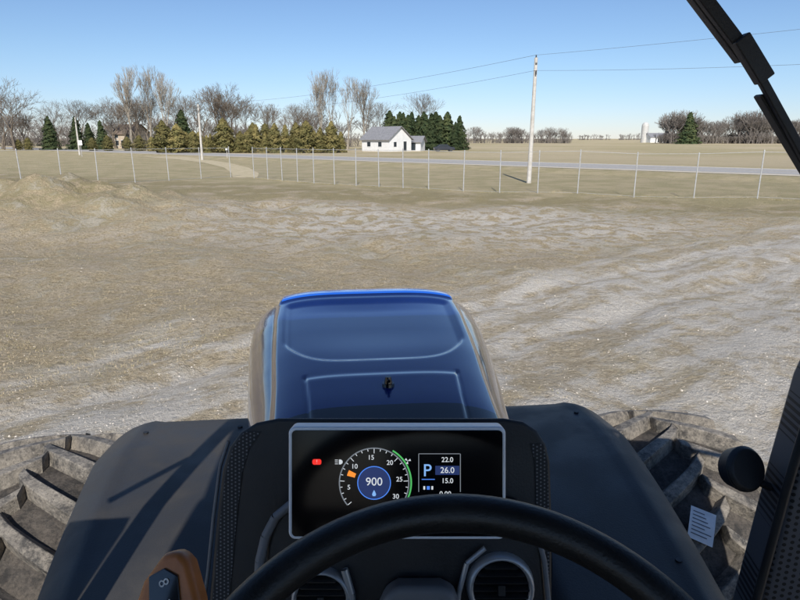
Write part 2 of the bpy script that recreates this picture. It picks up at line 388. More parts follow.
def foliage(name,c1,c2):
    m,nt,b=new_mat(name); v=coords(nt)
    c=mix(nt,mr(nt,noise(nt,v,.8,5,.6),.38,.62),c1,c2)
    oi=nt.nodes.new('ShaderNodeObjectInfo')
    c=mix(nt,mth(nt,'MULTIPLY',oi.outputs['Random'],.7),c,tuple(x*.55 for x in c1))
    setin(nt,b.inputs['Base Color'],c); b.inputs['Roughness'].default_value=.9; b.inputs['Specular IOR Level'].default_value=.15
    return m
fol=foliage('spruce_needles',(.045,.070,.032),(.095,.11,.045))
fol2=foliage('cedar_foliage',(.155,.145,.055),(.29,.235,.09))
def conifer(seed,Hh,R,N,mat,rounded=False):
    rng=random.Random(seed); mb=MB(); mb.tube((0,0,0),(0,0,Hh*.9),Hh*.018,.02,6,1)
    lobes=[(rng.random()*6.28,rng.uniform(.1,.9),rng.uniform(.68,1.28)) for _ in range(34)]
    for k in range(N):
        t=rng.random()**(1.0 if rounded else 1.25)
        a=rng.random()*6.28
        if rounded: rad_=R*max(0,math.sin(math.pi*min(1,(t*.80+.20))))**.75
        else: rad_=R*(1-t)**.7+.05
        layer=.84+.16*math.sin(t*Hh*5.5+2*math.sin(a*2))
        fac=min(lobes,key=lambda l:abs((l[0]-a+3.14)%6.28-3.14)+abs(l[1]-t)*5)[2]
        rr=rad_*layer*fac*(rng.random()**.4)
        z=Hh*(.04+.93*t)-rr*.12
        x=rr*math.cos(a); y=rr*math.sin(a); s=Hh*.024*rng.uniform(.7,1.6)
        nrm=Vector((math.cos(a)+rng.gauss(0,.35),math.sin(a)+rng.gauss(0,.35),.55+rng.gauss(0,.35))).normalized()
        side=nrm.cross(Vector((rng.gauss(0,1),rng.gauss(0,1),rng.gauss(0,1)))).normalized(); o=side.cross(nrm)
        c_=Vector((x,y,z)); mb.quad([c_-o*s-side*s*.6,c_-o*s+side*s*.6,c_+o*s*1.1+side*s*.2],0)
    me=bpy.data.meshes.new('conifer'); me.from_pydata(mb.v,[],mb.f); me.materials.append(mat); me.materials.append(bark); me.polygons.foreach_set('material_index',mb.m); return me
SP=[conifer(11,9,3.0,4200,fol),conifer(12,9,3.4,4200,fol)]
CE=[conifer(21,5,1.9,3000,fol2,True),conifer(22,5,1.6,3000,fol2,True),conifer(23,5,1.8,2800,fol2),conifer(24,5,1.5,2600,fol2)]
for x,y,h in [(-85,151,8),(-79,152,8),(-73,152,7),(-76.5,153,6.5),(-53,152,9.5),(139,300,15),(143,306,11)]+[(-3.0+i*1.75+random.uniform(-.5,.5),150+random.uniform(-3,3),random.uniform(7.6,9.4)-(i>8)*1.2) for i in range(11)]+[(0+i*3,158,9.3) for i in range(5)]:
    place(random.choice(SP),'spruce_tree',x,y,h,9,random.uniform(.9,1.25))
for i in range(38):
    u=-46+i*.92; x=u+random.uniform(-.6,.6); y=121+(i%3)*3+random.uniform(-1,1)
    place(random.choices(CE,(3,3,2,2))[0],'cedar_tree',x,y,random.uniform(3.4,6.0)*(1 if i%6 else 1.15),5,random.uniform(1.0,1.4))
for x,y,h in [(-66,140,3.5),(-62,141,3.2),(-70,141,3),(-47,128,3.2),(-49,127,2.6),(-58,138,3.5),(-54,135,3.2),(-90,150,3),(-93,151,2.6)]: place(CE[0],'cedar_tree',x,y,h,5,1.3)

def treeline(name,x0,x1,y0,y1,n,h0,h1,maxl=4,mat=bark,seed=5,jy=8,thick=1):
    rng=random.Random(seed); mb=MB()
    protos=[]
    for k in range(5):
        t=MB(); grow(t,random.Random(seed*10+k),Vector((0,0,-.1)),Vector((0,0,1)),1.5,.14*thick,0,maxl,.55,1.0,.022*thick)
        for _ in range(7):
            a=rng.random()*6.28; r=rng.uniform(.2,2.0)
            grow(t,rng,Vector((r*math.cos(a),r*math.sin(a),-.1)),Vector((rng.gauss(0,.25),rng.gauss(0,.25),1)).normalized(),.75,.05*thick,2,maxl,.6,.8,.022*thick)
        top=max(q_[2] for q_ in t.v); protos.append(([(a/top,b_/top,c_/top) for a,b_,c_ in t.v],t.f))
    for k in range(n):
        vv,ff=rng.choice(protos); t=rng.random(); x=x0+(x1-x0)*t; y=y0+(y1-y0)*t+rng.uniform(-jy,jy)
        h=rng.uniform(h0,h1)*(.85+.15*math.sin(t*17+seed)); a=rng.random()*6.28; ca,sa=math.cos(a)*h*1.1,math.sin(a)*h*1.1; i=len(mb.v)
        mb.v.extend([(x+p*ca-q_*sa,y+p*sa+q_*ca,r_*h) for p,q_,r_ in vv]); mb.f.extend([tuple(i+j for j in f) for f in ff]); mb.m.extend([0]*len(ff))
    mb.obj(name,[mat])
dist_m=mat_simple('distant_bark',(.24,.215,.19),(.17,.15,.135),.05,.95,spec=.1)
treeline('distant_trees',-175,-5,230,210,110,8,13,4,dist_m,5)
treeline('distant_trees',36,95,350,350,80,6.0,9.5,4,dist_m,6)
treeline('distant_trees',142,250,335,330,190,12,18,4,dist_m,7)
treeline('distant_trees',90,950,1000,900,300,7,12,3,dist_m,8,20,1.8)
treeline('distant_trees',-900,60,900,950,260,10,16,3,dist_m,9,20,1.8)

# ------------------------------------------------------------------ buildings
whitew=mat_simple('white_siding',(.80,.80,.78),(.72,.72,.70),2,.7)
greyr=mat_simple('grey_shingles',(.27,.27,.28),(.20,.20,.21),3,.9)
tanw=mat_simple('tan_brick',(.52,.44,.34),(.44,.36,.28),3,.9)
brr=mat_simple('brown_shingles',(.22,.17,.13),(.17,.13,.10),3,.9)
glass=mat_simple('window_glass',(.03,.04,.05),None,3,.15)
conc=mat_simple('concrete',(.62,.61,.58),(.52,.51,.48),1,.9)
def house(name,x,y,rz,w_,l,eh,rh,wm,rm,wins,chim=False):
    e=empty(name,(x,y,0),(0,0,rz))
    mb=MB(); hw=w_/2; hl=l/2
    for s in (-1,1):
        pts=[(s*hl,-hw,0),(s*hl,hw,0),(s*hl,hw,eh),(s*hl,0,eh+rh),(s*hl,-hw,eh)]
        mb.quad(pts if s>0 else pts[::-1])
        mb.quad([(-hl,s*hw,0),(hl,s*hw,0),(hl,s*hw,eh),(-hl,s*hw,eh)])
    mb.obj('walls',[wm],e)
    mb=MB(); ov=.45; k=rh/hw
    for s in (-1,1):
        a=[(-hl-ov,s*(hw+ov),eh-ov*k+.06),(hl+ov,s*(hw+ov),eh-ov*k+.06),(hl+ov,0,eh+rh+.06),(-hl-ov,0,eh+rh+.06)]
        mb.quad(a); mb.quad([(p[0],p[1],p[2]+.14) for p in a][::-1]); mb.quad([a[0],a[1],(a[1][0],a[1][1],a[1][2]+.14),(a[0][0],a[0][1],a[0][2]+.14)])
        for sx_ in (0,1):
            p=a[sx_]; t=a[3-sx_]; mb.quad([p,t,(t[0],t[1],t[2]+.14),(p[0],p[1],p[2]+.14)])
    mb.obj('roof',[rm],e)
    mb=MB()
    for side,pos,z,ww,wh in wins:
        if side in('s','n'):
            sg=-1 if side=='s' else 1; mb.box((pos,sg*(hw+.02),z),(ww,.06,wh)); 
            mb.box((pos,sg*(hw+.015),z+wh/2+.06),(ww+.2,.08,.12),None,1); mb.box((pos,sg*(hw+.015),z-wh/2-.06),(ww+.2,.08,.12),None,1)
        else:
            sg=1 if side=='e' else -1; mb.box((sg*(hl+.02),pos,z),(.06,ww,wh)); mb.box((sg*(hl+.015),pos,z+wh/2+.06),(.08,ww+.2,.12),None,1)
    mb.obj('windows_and_doors',[glass,whitew],e)
    if chim:
        mb=MB(); mb.box((hl*.4,.4,eh+rh),(.8,.8,1.6)); mb.obj('chimney',[tanw],e)
    return e
house('white_house',-3.0,138,rad(-44),7.0,8.5,2.6,2.5,whitew,greyr,[('e',-1.6,1.5,.8,1.0),('e',1.5,1.1,.9,2.0),('s',-2,1.5,1.0,1.0),('s',1.5,1.5,1.0,1.0)])
house('white_garage',3.0,141,rad(-15),4.5,4.5,2.0,1.1,whitew,greyr,[('s',0,1.0,2.2,1.8)])
house('brick_house',-76,176,rad(-20),7,7,4.0,2.4,tanw,brr,[('s',-2.0,1.5,1.1,1.3),('s',2.0,1.5,1.1,1.3),('s',-2.0,3.3,1.1,.9),('s',2.0,3.3,1.1,.9),('s',0,1.1,1.0,2.2)],True)
house('white_barn',165,400,rad(10),8,13,3.4,2.4,whitew,greyr,[('s',0,1.5,3,2.8)])
house('farm_shed',176,408,rad(0),7,8,2.6,1.6,whitew,greyr,[('s',0,1.3,2,2.4)])
mb=MB(); mb.tube((0,0,0),(0,0,10.5),2.2,2.2,24)
for k in range(5):
    a0=k*18;a1=a0+18; mb.tube((0,0,10.5+2.2*math.sin(rad(a0))),(0,0,10.5+2.2*math.sin(rad(a1))),2.2*math.cos(rad(a0)),max(.01,2.2*math.cos(rad(a1))),24)
for k in range(10): mb.tube((0,0,k+.5),(0,0,k+.6),2.24,2.24,24)
mb.obj('silo',[conc],loc=(158,402,0),smooth=True)
def car(x,y,rz,colr):
    e=empty('parked_car',(x,y,0),(0,0,rz)); cm=mat_simple('car_paint',colr,None,2,.3,coat=.5)
    mb=MB(); prof=[(-2.2,.35),(-2.25,.8),(-2.1,1.0),(-1.6,1.05),(-1.1,1.5),(.5,1.52),(1.1,1.05),(2.0,.92),(2.2,.7),(2.2,.35)]
    plate(mb,prof,-.85,.85); o=mb.obj('body',[cm],e,bevel=.06); o.rotation_euler=(rad(90),0,0)
    mb=MB()
    for s in(-1,1): mb.quad([(-1.4,s*.87,1.08),(.9,s*.87,1.08),(.42,s*.87,1.42),(-1.05,s*.87,1.42)])
    mb.obj('windows',[glass],e)
    mb=MB()
    for a in(-1.4,1.35):
        for s in(-1,1): mb.tube((a,s*.68,.33),(a,s*.9,.33),.33,.33,16,0,True)
    mb.obj('wheels',[dark],e)
car(9.5,133,rad(8),(.03,.035,.05)); 
mb=MB(); mb.tube((0,0,0),(0,0,2.4),.04,.04,8,0,True); mb.box((0,-.05,2.1),(.6,.02,.75),None,1); mb.box((0,-.063,2.1),(.5,.004,.08),None,0)
mb.obj('road_sign',[steel,whitew],loc=(-50,97,0))
mb=MB(); mb.tube((0,0,0),(0,0,1.1),.05,.05,6,0,True); mb.box((0,0,1.2),(.25,.5,.25),None,1); mb.obj('mailbox',[polem,whitew],loc=(-25.5,91,0),bevel=.02)

# ================================================================== TRACTOR
T=empty('tractor',(.115,.012,0),(0,0,rad(6)))
def paint(name,c1,c2,r1=.12,r2=.24):
    m,nt,b=new_mat(name); v=coords(nt)
    c=mix(nt,mr(nt,noise(nt,v,3,5),.3,.7),c1,c2)
    c=mix(nt,mr(nt,noise(nt,v,22,8,.75),.55,.8,0,.06),c,(.28,.27,.25))   # thin dust film
    setin(nt,b.inputs['Base Color'],c)
    setin(nt,b.inputs['Roughness'],mr(nt,noise(nt,v,12,6,.7),.35,.7,r1,r2))
    b.inputs['Coat Weight'].default_value=.9; setin(nt,b.inputs['Coat Roughness'],mr(nt,noise(nt,v,9,6,.7),.35,.7,.015,.06)); b.inputs['Metallic'].default_value=.1
    return m
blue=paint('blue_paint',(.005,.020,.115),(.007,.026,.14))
blue2=paint('blue_paint_sunlit',(.02,.15,.72),(.02,.16,.76))  # hood paint at the front lip, sunlight put into its brighter colour
blackp=mat_simple('black_plastic',(.016,.016,.017),(.024,.024,.024),6,.42,bumps=.08,bscale=250,rough2=.55)
gloss=mat_simple('gloss_black',(.008,.008,.009),(.010,.010,.011),6,.08,coat=.5)
screenm=mat_simple('screen_black',(.003,.003,.004),(.004,.004,.005),6,.12,spec=.25)
fend=mat_simple('fender_plastic',(.042,.042,.043),(.072,.067,.060),2.2,.48,bumps=.12,bscale=160,rough2=.66,spec=.4)
silver=mat_simple('silver_trim',(.46,.47,.48),(.40,.41,.42),9,.35,metal=.5)
greyp=mat_simple('grey_plastic',(.17,.175,.185),(.14,.145,.15),9,.5)
alum=mat_simple('bezel_aluminium',(.84,.87,.90),(.80,.83,.86),9,.35,metal=.05)

# --- hood
ys=[1.10,1.30,1.42,1.6,1.8,2.0,2.2,2.35,2.45,2.52,2.60,2.70,2.80,2.88,2.93,2.96]
zs=[2.09,2.112,2.128,2.142,2.152,2.158,2.162,2.160,2.156,2.146,2.122,2.075,2.00,1.90,1.78,1.60]
ws=[.345,.362,.372,.39,.42,.447,.472,.487,.494,.497,.495,.485,.465,.44,.42,.40]
yy=np.concatenate([np.linspace(1.10,2.3,105),np.linspace(2.31,2.96,60)])
zt=np.interp(yy,ys,zs); wt=np.interp(yy,ys,ws)
k=np.array([1,4,7,9,7,4,1.])/33
def sm(a):
    p=np.pad(a,3,mode='edge'); p[:3]=a[0]-(a[1]-a[0])*np.array([3,2,1]); p[-3:]=a[-1]+(a[-1]-a[-2])*np.array([1,2,3]); return np.convolve(p,k,'valid')
for _ in range(3): zt=sm(zt); wt=sm(wt)
xs=list(np.linspace(0,.86,58)); dz=[.36*(1-x**4)**.25 for x in xs]
for z_ in np.linspace(dz[-1],0,14)[1:]:
    xs.append((1-(z_/.36)**4)**.25); dz.append(z_)
xs.append(1.0); dz.append(-.25); xs.append(.97); dz.append(-.55)
xs=np.array(xs); dz=np.array(dz)
XH=np.concatenate([-xs[::-1],xs[1:]]); DZ=np.concatenate([dz[::-1],dz[1:]])
def S(x,a,b): 
    t=np.clip((x-a)/(b-a),0,1); return t*t*(3-2*t)
verts=[];faces=[];mi=[]
for j,y in enumerate(yy):
    for i,xh in enumerate(XH):
        a=abs(xh)
        z=zt[j]-.36+DZ[i]
        e=.80-.05*(y-1.6)
        back=1.66+.30*(a/.75)**5
        rise=.016*(1-S(a,e-.035,e))
        pan=-.012*(1-S(a,e-.14,e-.08))*S(y,back+.02,back+.055)*(1-S(y,2.30,2.36))
        dish=-.010*(1-(a/.7)**2)*(a<.7)*S(y,back,2.0)*(1-S(y,2.2,2.36))
        panel=.005*(1-S(a,.53+.10*(y-1.42),.555+.10*(y-1.42)))*(1-S(y,1.565,1.59))
        seam=-.005*math.exp(-((a-(.54+.10*(y-1.42)))/.010)**2)*(1 if y<1.6 else 0)
        lip=.012*S(y,2.38,2.41)*(1-S(y,2.49,2.56))*(1-S(a,.70,.76))
        verts.append((xh*wt[j],y,z+rise+panel+seam+dish+pan+lip))
n=len(XH)
for j in range(len(yy)-1):
    for i in range(n-1):
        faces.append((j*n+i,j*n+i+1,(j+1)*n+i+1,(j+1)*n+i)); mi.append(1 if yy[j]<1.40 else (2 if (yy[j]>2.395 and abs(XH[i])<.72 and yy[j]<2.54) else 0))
faces.append(tuple((len(yy)-1)*n+i for i in range(n))); mi.append(1)
mb=MB(); mb.v=verts; mb.f=faces; mb.m=mi
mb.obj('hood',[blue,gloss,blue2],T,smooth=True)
mb=MB(); zz=2.147; mb.tube((.01,1.50,zz),(.01,1.50,zz+.016),.018,.016,14,0,True); mb.tube((.01,1.50,zz+.016),(.01,1.50,zz+.034),.012,.008,14,0,True); mb.tube((.01,1.49,zz+.027),(.01,1.475,zz+.030),.004,.004,8,0,True)
mb.obj('washer_nozzle',[gloss],T,smooth=False)
mb=MB(); mb.box((0,1.95,1.25),(.62,1.7,1.0)); mb.box((0,2.4,.75),(.35,.9,.35)); mb.box((0,.9,1.15),(1.15,.35,1.0)); mb.box((0,2.35,.75),(2.3,.16,.16)); mb.box((0,-.3,.95),(.7,2.4,.7))
mb.obj('chassis',[blackp],T,bevel=.02)

# --- fenders
def fender(s):
    mb=MB(); nu=26; nv=40
    def zf(y,t): return 1.62-.06*((y-1.8)/.8)**2-.06*max(0,(t-.90)/.10)**2.5
    for layer in (0,1):
        for j in range(nv+1):
            t=j/nv; y=1.0+1.68*t
            z=zf(y,t)
            xo=.89+.21*min(1,t*1.35); xi=.43+.02*t
            cut=max(0,(t-.90)/.10); xo-=.12*(1-math.sqrt(max(0,1-cut**2)))
            for i in range(nu+1):
                u=i/nu; x=xi+(xo-xi)*u
                zz=z-.05*max(0,(u-.80)/.20)**2.2 -.035*max(0,(.10-u)/.10)**2 +.008*math.exp(-((u-.82)/.03)**2)
                mb.v.append((s*x,y,zz-layer*.012))
    o=(nu+1)*(nv+1)
    for j in range(nv):
        for i in range(nu):
            a=j*(nu+1)+i; f=(a,a+1,a+nu+2,a+nu+1)
            if s<0: f=f[::-1]
            mb.f.append(f); mb.m.append(0); mb.f.append(tuple(o+k for k in reversed(f))); mb.m.append(0)
    def skirt(ids,drop,outv):
        for a,b_ in zip(ids[:-1],ids[1:]):
            va=mb.v[a]; vb=mb.v[b_]
            mb.quad([va,vb,(vb[0]+outv[0],vb[1]+outv[1],vb[2]-drop),(va[0]+outv[0],va[1]+outv[1],va[2]-drop)])
    skirt([j*(nu+1)+nu for j in range(nv+1)],.09,(s*.015,0))
    skirt([nv*(nu+1)+i for i in range(nu+1)],.12,(0,.02))
    skirt([j*(nu+1) for j in range(nv+1)],.35,(-s*.01,0))
    mb.obj('fender',[fend],T,smooth=True)
    mb=MB()
    for (bx,by) in ((.56,2.44),(.95,2.42),(.60,1.45),(.85,1.40)):
        z=zf(by,0); mb.tube((s*bx,by,z-.01),(s*bx,by,z+.008),.012,.010,10,0,True)
    mb.obj('fender_bolts',[blackp],T)
fender(1); fender(-1)

# --- tyres
def rubbermat(name,base,dust,amt,lo1=.38,hi1=.66):
    m,nt,b=new_mat(name); v=coords(nt)
    f=mr(nt,noise(nt,v,7,9,.78),lo1,hi1); f2=mr(nt,noise(nt,v,38,6,.75),.42,.66)
    c=mix(nt,mth(nt,'MULTIPLY',f,amt),base,dust); c=mix(nt,mth(nt,'MULTIPLY',f2,amt*.6),c,tuple(min(1,x*1.4) for x in dust))
    c=mix(nt,mr(nt,noise(nt,v,90,3,.7),.52,.68,0,.5),c,tuple(x*.6 for x in base))
    setin(nt,b.inputs['Base Color'],c); b.inputs['Roughness'].default_value=.68; bump(nt,b,noise(nt,v,50,6,.75),.7,.015)
    return m
rubber=rubbermat('dusty_rubber',(.028,.026,.024),(.13,.11,.09),.7)
lugm=rubbermat('dusty_lugs',(.045,.043,.041),(.31,.275,.225),.9,.36,.64)
rimm=mat_simple('wheel_rim',(.45,.45,.46),(.35,.35,.36),5,.5)
def tyre(name,cx,cy,R,W,nl):
    e=empty(name,(cx,cy,R),(0,0,0),T)
    C=.925
    prof=[(-.36*W,R*.56),(-.46*W,R*.62),(-.50*W,R*.72),(-.50*W,R*.79),(-.47*W,R*.86),(-.41*W,R*.90),(-.25*W,R*(C-.008)),(0,R*C)]
    prof=prof+[(-a,b_) for a,b_ in prof[-2::-1]]
    mb=MB(); ns=72; n=len(prof)
    for k in range(ns):
        a=2*math.pi*k/ns
        for x,r in prof: mb.v.append((x,r*math.sin(a),r*math.cos(a)))
    for k in range(ns):
        for i in range(n-1):
            a=k*n+i; b_=((k+1)%ns)*n+i; mb.f.append((a,a+1,b_+1,b_)); mb.m.append(0)
    mb.obj('carcass',[rubber],e,smooth=True)
    mb=MB()
    px=[0,.25*W,.41*W,.47*W,.505*W]; pr=[R*C,R*(C-.008),R*.90,R*.86,R*.79]
    for side in(-1,1):
        for k in range(nl):
            ph0=2*math.pi*(k+(.5 if side>0 else 0))/nl
            i=len(mb.v); NS=9
            for q_ in range(NS+1):
                t=q_/NS
                if t<.78: x=(-.04+ (t/.78)*.52)*W
                else: x=.48*W+.035*W*((t-.78)/.22)
                rb=np.interp(max(x,0),px,pr) if t<.80 else R*(.86-.11*((t-.8)/.2))
                rt=R*(1.0-.022*(t*1.3)**3) if t<.8 else R*(.955-.15*((t-.8)/.2))
                ph=ph0-(.34*t**.8)
                wb=.078*R/.72*(1.1+.35*t); wt_=.046*R/.72*(1+.35*t)
                for r,wd in((rb-.012,wb),(rt,wt_)):
                    for sg in(-1,1):
                        an=ph+sg*wd/2/R; mb.v.append((side*x,r*math.sin(an),r*math.cos(an)))
            for q_ in range(NS):
                a=i+q_*4; c_=a+4
                for f_ in((a,c_,c_+2,a+2),(a+1,a+3,c_+3,c_+1),(a+2,c_+2,c_+3,a+3)):
                    if side<0: f_=f_[::-1]
                    mb.f.append(f_); mb.m.append(0)
            mb.f.append((i,i+2,i+3,i+1)); mb.m.append(0); a=i+NS*4; mb.f.append((a,a+1,a+3,a+2)); mb.m.append(0)
    mb.obj('tread_lugs',[lugm],e,bevel=.008)
    mb=MB(); mb.tube((-.3*W,0,0),(.3*W,0,0),R*.57,R*.57,40,0)
    for s in(-1,1):
        mb.tube((s*.3*W,0,0),(s*.36*W,0,0),R*.57,R*.60,40,0); mb.tube((s*.05*W,0,0),(s*.06*W,0,0),R*.57,R*.02,40,0)
    for k in range(8): a=k*math.pi/4; mb.tube((-.1*W,R*.2*math.cos(a),R*.2*math.sin(a)),(.1*W,R*.2*math.cos(a),R*.2*math.sin(a)),.02,.02,8,0,True)
    mb.obj('rim',[rimm],e,smooth=False)
    return e
tyre('front_wheel_right',1.37,2.35,.765,.56,22)
tyre('front_wheel_left',-1.37,2.38,.765,.56,22)
tyre('rear_wheel_right',1.15,-.75,1.0,.6,24)
tyre('rear_wheel_left',-1.15,-.75,1.0,.6,24)
lab=mat_simple('label_paper',(.72,.73,.74),(.62,.63,.64),20,.6)
ink=mat_simple('label_ink',(.12,.13,.16),None,20,.6)
le=empty('tyre_label',(1.265,2.35,.765),(rad(39),0,0),T)
mb=MB(); R=.772
def lp(a,b_,dr=0):
    ca,sa=math.cos(rad(-28)),math.sin(rad(-28)); x=a*ca-b_*sa; t=(a*sa+b_*ca)/R; return (x-.02,(R+dr)*math.sin(t),(R+dr)*math.cos(t))
def patch(a0,a1,b0,b1,dr,m):
    for k in range(8):
        y0=b0+(b1-b0)*k/8; y1=b0+(b1-b0)*(k+1)/8
        mb.quad([lp(a0,y0,dr),lp(a1,y0,dr),lp(a1,y1,dr),lp(a0,y1,dr)],m)
patch(-.048,.048,-.065,.065,0,0)
for k in range(7): patch(-.038,.04-random.random()*.035,.045-k*.015,.045-k*.015+.004,.0012,1)
mb.obj('label',[lab,ink],le)

# --- cab roof, pillars, mirror
mb=MB(); plate(mb,rrect(0,-.33,1.60,2.06,.22),3.06,3.28); mb.obj('cab_roof',[blackp],T,bevel=.05)
mb=MB()
for s in(-1,1):
    mb.path([(s*.86,.90,1.5),(s*.84,.93,2.3),(s*.78,.66,3.10)],.035,8)
    mb.path([(s*.80,-1.1,1.4),(s*.76,-1.15,3.08)],.045,8); mb.path([(s*.86,-.1,1.3),(s*.78,-.1,3.08)],.03,8)
mb.obj('cab_pillars',[blackp],T)
mb=MB(); mb.box((0,-.2,1.2),(1.7,2.0,.1)); mb.box((0,-1.15,1.6),(1.6,.06,.8)); mb.obj('cab_floor',[blackp],T,bevel=.02)
mb=MB(); mb.box((0,-.45,1.75),(.5,.5,.14)); mb.box((0,-.74,2.1),(.48,.12,.7)); mb.box((0,-.45,1.45),(.3,.3,.5)); mb.obj('driver_seat',[blackp],T,bevel=.05)
mb=MB(); mb.box((-1.02,.72,2.22),(.22,.07,.34)); mb.path([(-.84,.9,2.55),(-1.02,.76,2.46)],.014,8); mb.box((1.75,.42,2.30),(.24,.07,.40)); mb.path([(.84,.9,2.62),(1.75,.46,2.60)],.014,8)
mb.obj('side_mirrors',[blackp],T,bevel=.03)

def dots(nt,v,freq,r,ax=(0,2)):
    s_=sep(nt,v); A=s_[ax[0]]; B=s_[ax[1]]
    fa=mth(nt,'SUBTRACT',mth(nt,'FRACT',mth(nt,'MULTIPLY',A,freq)),.5)
    row=mth(nt,'FRACT',mth(nt,'MULTIPLY',mth(nt,'FLOOR',mth(nt,'MULTIPLY',A,freq)),.5))
    fb=mth(nt,'SUBTRACT',mth(nt,'FRACT',mth(nt,'ADD',mth(nt,'MULTIPLY',B,freq),row)),.5)
    d_=mth(nt,'SQRT',mth(nt,'ADD',mth(nt,'MULTIPLY',fa,fa),mth(nt,'MULTIPLY',fb,fb)))
    return mth(nt,'LESS_THAN',d_,r)
m,nt,b=new_mat('perforated_black'); v=coords(nt)
setin(nt,b.inputs['Base Color'],mix(nt,dots(nt,v,62,.28,(0,1)),(.095,.095,.10),(.006,.006,.006))); b.inputs['Roughness'].default_value=.5
perf=m
sh=empty('exhaust_shield',(.965,1.12,1.0),(0,0,rad(-14)),T)
mb=MB()
out=[(-.135,0),(-.115,.6),(-.085,1.05),(-.065,1.28),(-.05,1.345),(-.02,1.375),(.05,1.39),(.30,1.39),(.30,0)]
plate(mb,out,-.06,.06); o=mb.obj('shield',[perf],sh,bevel=.02); o.rotation_euler=(rad(90),0,0)
mb=MB(); mb.path([(-.145,-.07,.0),(-.125,-.07,.6),(-.095,-.07,1.05),(-.075,-.07,1.28),(-.055,-.07,1.35),(-.02,-.07,1.39),(.3,-.07,1.40)],.010,8); mb.obj('shield_edge',[blackp],sh,smooth=True)
rm=empty('work_mirror',(0,0,0),(0,0,0),T)
mb=MB(); mb.tube((.815,1.20,2.035),(.822,1.165,2.05),.044,.054,28,0,True); mb.tube((.822,1.165,2.05),(.824,1.155,2.055),.054,.046,28,0,True); mb.path([(.82,1.19,2.04),(.87,1.16,2.01),(.94,1.12,1.99)],.010,8)
mb.obj('disc',[blackp],rm,bevel=.004)

TM=(Matrix.Translation((.115,.012,0))@Matrix.Rotation(rad(6),4,'Z')).inverted()
mb=MB()
def bar(a,b_,w_,t_,m=0):
    a=Vector(a); b_=Vector(b_); d_=b_-a; z=d_.normalized(); y=Vector((0,1,0)); x=y.cross(z).normalized(); y=z.cross(x); R_=Matrix((x,y,z)).transposed()
    mb.box((a+b_)/2,(w_,t_,d_.length),R_,m)
bar((.378,.93,3.045),(.500,.93,2.918),.018,.012); bar((.485,.925,2.938),(.530,.925,2.882),.024,.018); bar((.515,.93,2.900),(.66,.93,2.705),.012,.010)
bar((.393,.945,3.02),(.50,.945,2.908),.006,.018,0); bar((.535,.945,2.862),(.645,.945,2.722),.006,.02)
o=mb.obj('windshield_wiper',[blackp],T,bevel=.002); o.matrix_parent_inverse=TM

# --- dashboard (turned to face the driver)
D=empty('dashboard',(-.004,.754,2.332),(rad(74.9),0,0),T); D.matrix_parent_inverse=TM
m,nt,b=new_mat('cowl_mesh'); v=coords(nt)
setin(nt,b.inputs['Base Color'],mix(nt,dots(nt,v,170,.24,(0,1)),(.012,.012,.013),(.16,.16,.165))); b.inputs['Roughness'].default_value=.6
cowlmesh=m
out=[(-.310,-.32),(-.296,-.18),(-.288,-.09),(-.279,-.015),(-.268,.022),(-.250,.047),(-.225,.062),(-.19,.069),(.17,.069),(.200,.064),(.222,.050),(.236,.028),(.243,0),(.246,-.09),(.246,-.32)]
mb=MB(); n=len(out)
for z,kx,dy in ((-.30,.86,-.10),(-.14,.985,-.012),(-.10,1,0)):
    for x,y in out: mb.v.append((x*kx,y+dy,z))
for L_ in (0,1):
    for k_ in range(n):
        a=L_*n+k_; b_=L_*n+(k_+1)%n; mb.f.append((a,b_,b_+n,a+n)); mb.m.append(0)
mb.f.append(tuple(range(2*n,3*n))); mb.m.append(0); mb.f.append(tuple(reversed(range(n)))); mb.m.append(0)
mb.obj('cowl',[blackp],D,bevel=.008)
mb=MB()
ctr=[(-.310,-.32),(-.296,-.18),(-.288,-.09),(-.279,-.015),(-.268,.022),(-.250,.047)]
for a,b_ in zip(ctr[:-1],ctr[1:]): mb.quad([(a[0]+.008,a[1],-.098),(a[0]+.034,a[1],-.098),(b_[0]+.034,b_[1],-.098),(b_[0]+.008,b_[1],-.098)])
ctr=[(.246,-.32),(.246,-.09),(.243,0),(.236,.028)]
for a,b_ in zip(ctr[:-1],ctr[1:]): mb.quad([(a[0]-.026,a[1],-.098),(a[0]-.006,a[1],-.098),(b_[0]-.006,b_[1],-.098),(b_[0]-.026,b_[1],-.098)])
mb.obj('cowl_mesh_strip',[cowlmesh],D)
mb=MB(); mb.path([(-.322,-.32,-.11),(-.303,-.18,-.11),(-.294,-.09,-.11),(-.285,-.012,-.115),(-.273,.027,-.12)],.003,8); mb.obj('cowl_edge',[greyp],D,smooth=True)
K=.0014167
mb=MB(); plate(mb,rrect(0,-.004,.308,.160,.010),-.030,.0); mb.obj('display_bezel',[alum],D,bevel=.003)
mb=MB(); plate(mb,rrect(0,-.004,.298,.150,.006),-.02,.0015); mb.obj('display_glass',[screenm],D)
mb=MB(); plate(mb,rrect(0,-.03,.20,.10,.02),-.12,-.03); mb.obj('display_mount',[blackp],D,bevel=.01)
E={'w':mat_emit('screen_white',(.8,.85,.9),.8),'b':mat_emit('screen_blue',(.08,.25,.9),.9),'db':mat_emit('screen_dark_blue',(.015,.03,.12),1.0),'r':mat_emit('screen_red',(.9,.03,.02),1.0),
   'o':mat_emit('screen_orange',(1,.3,.03),1.0),'g':mat_emit('screen_green',(.1,.6,.15),.8),'gr':mat_emit('screen_grey',(.25,.28,.32),.7),'lb':mat_emit('screen_light_blue',(.25,.5,.95),.9)}
def txt(name,s,x,y,size,mat,align='CENTER'):
    c_=bpy.data.curves.new(name,'FONT'); c_.body=s; c_.size=size*K*1.38; c_.align_x=align; c_.align_y='CENTER'; c_.materials.append(E[mat]); c_.offset=.00005
    o=bpy.data.objects.new(name,c_); COL.objects.link(o); o.parent=D; o.location=(x*K,y*K,.0032); return o
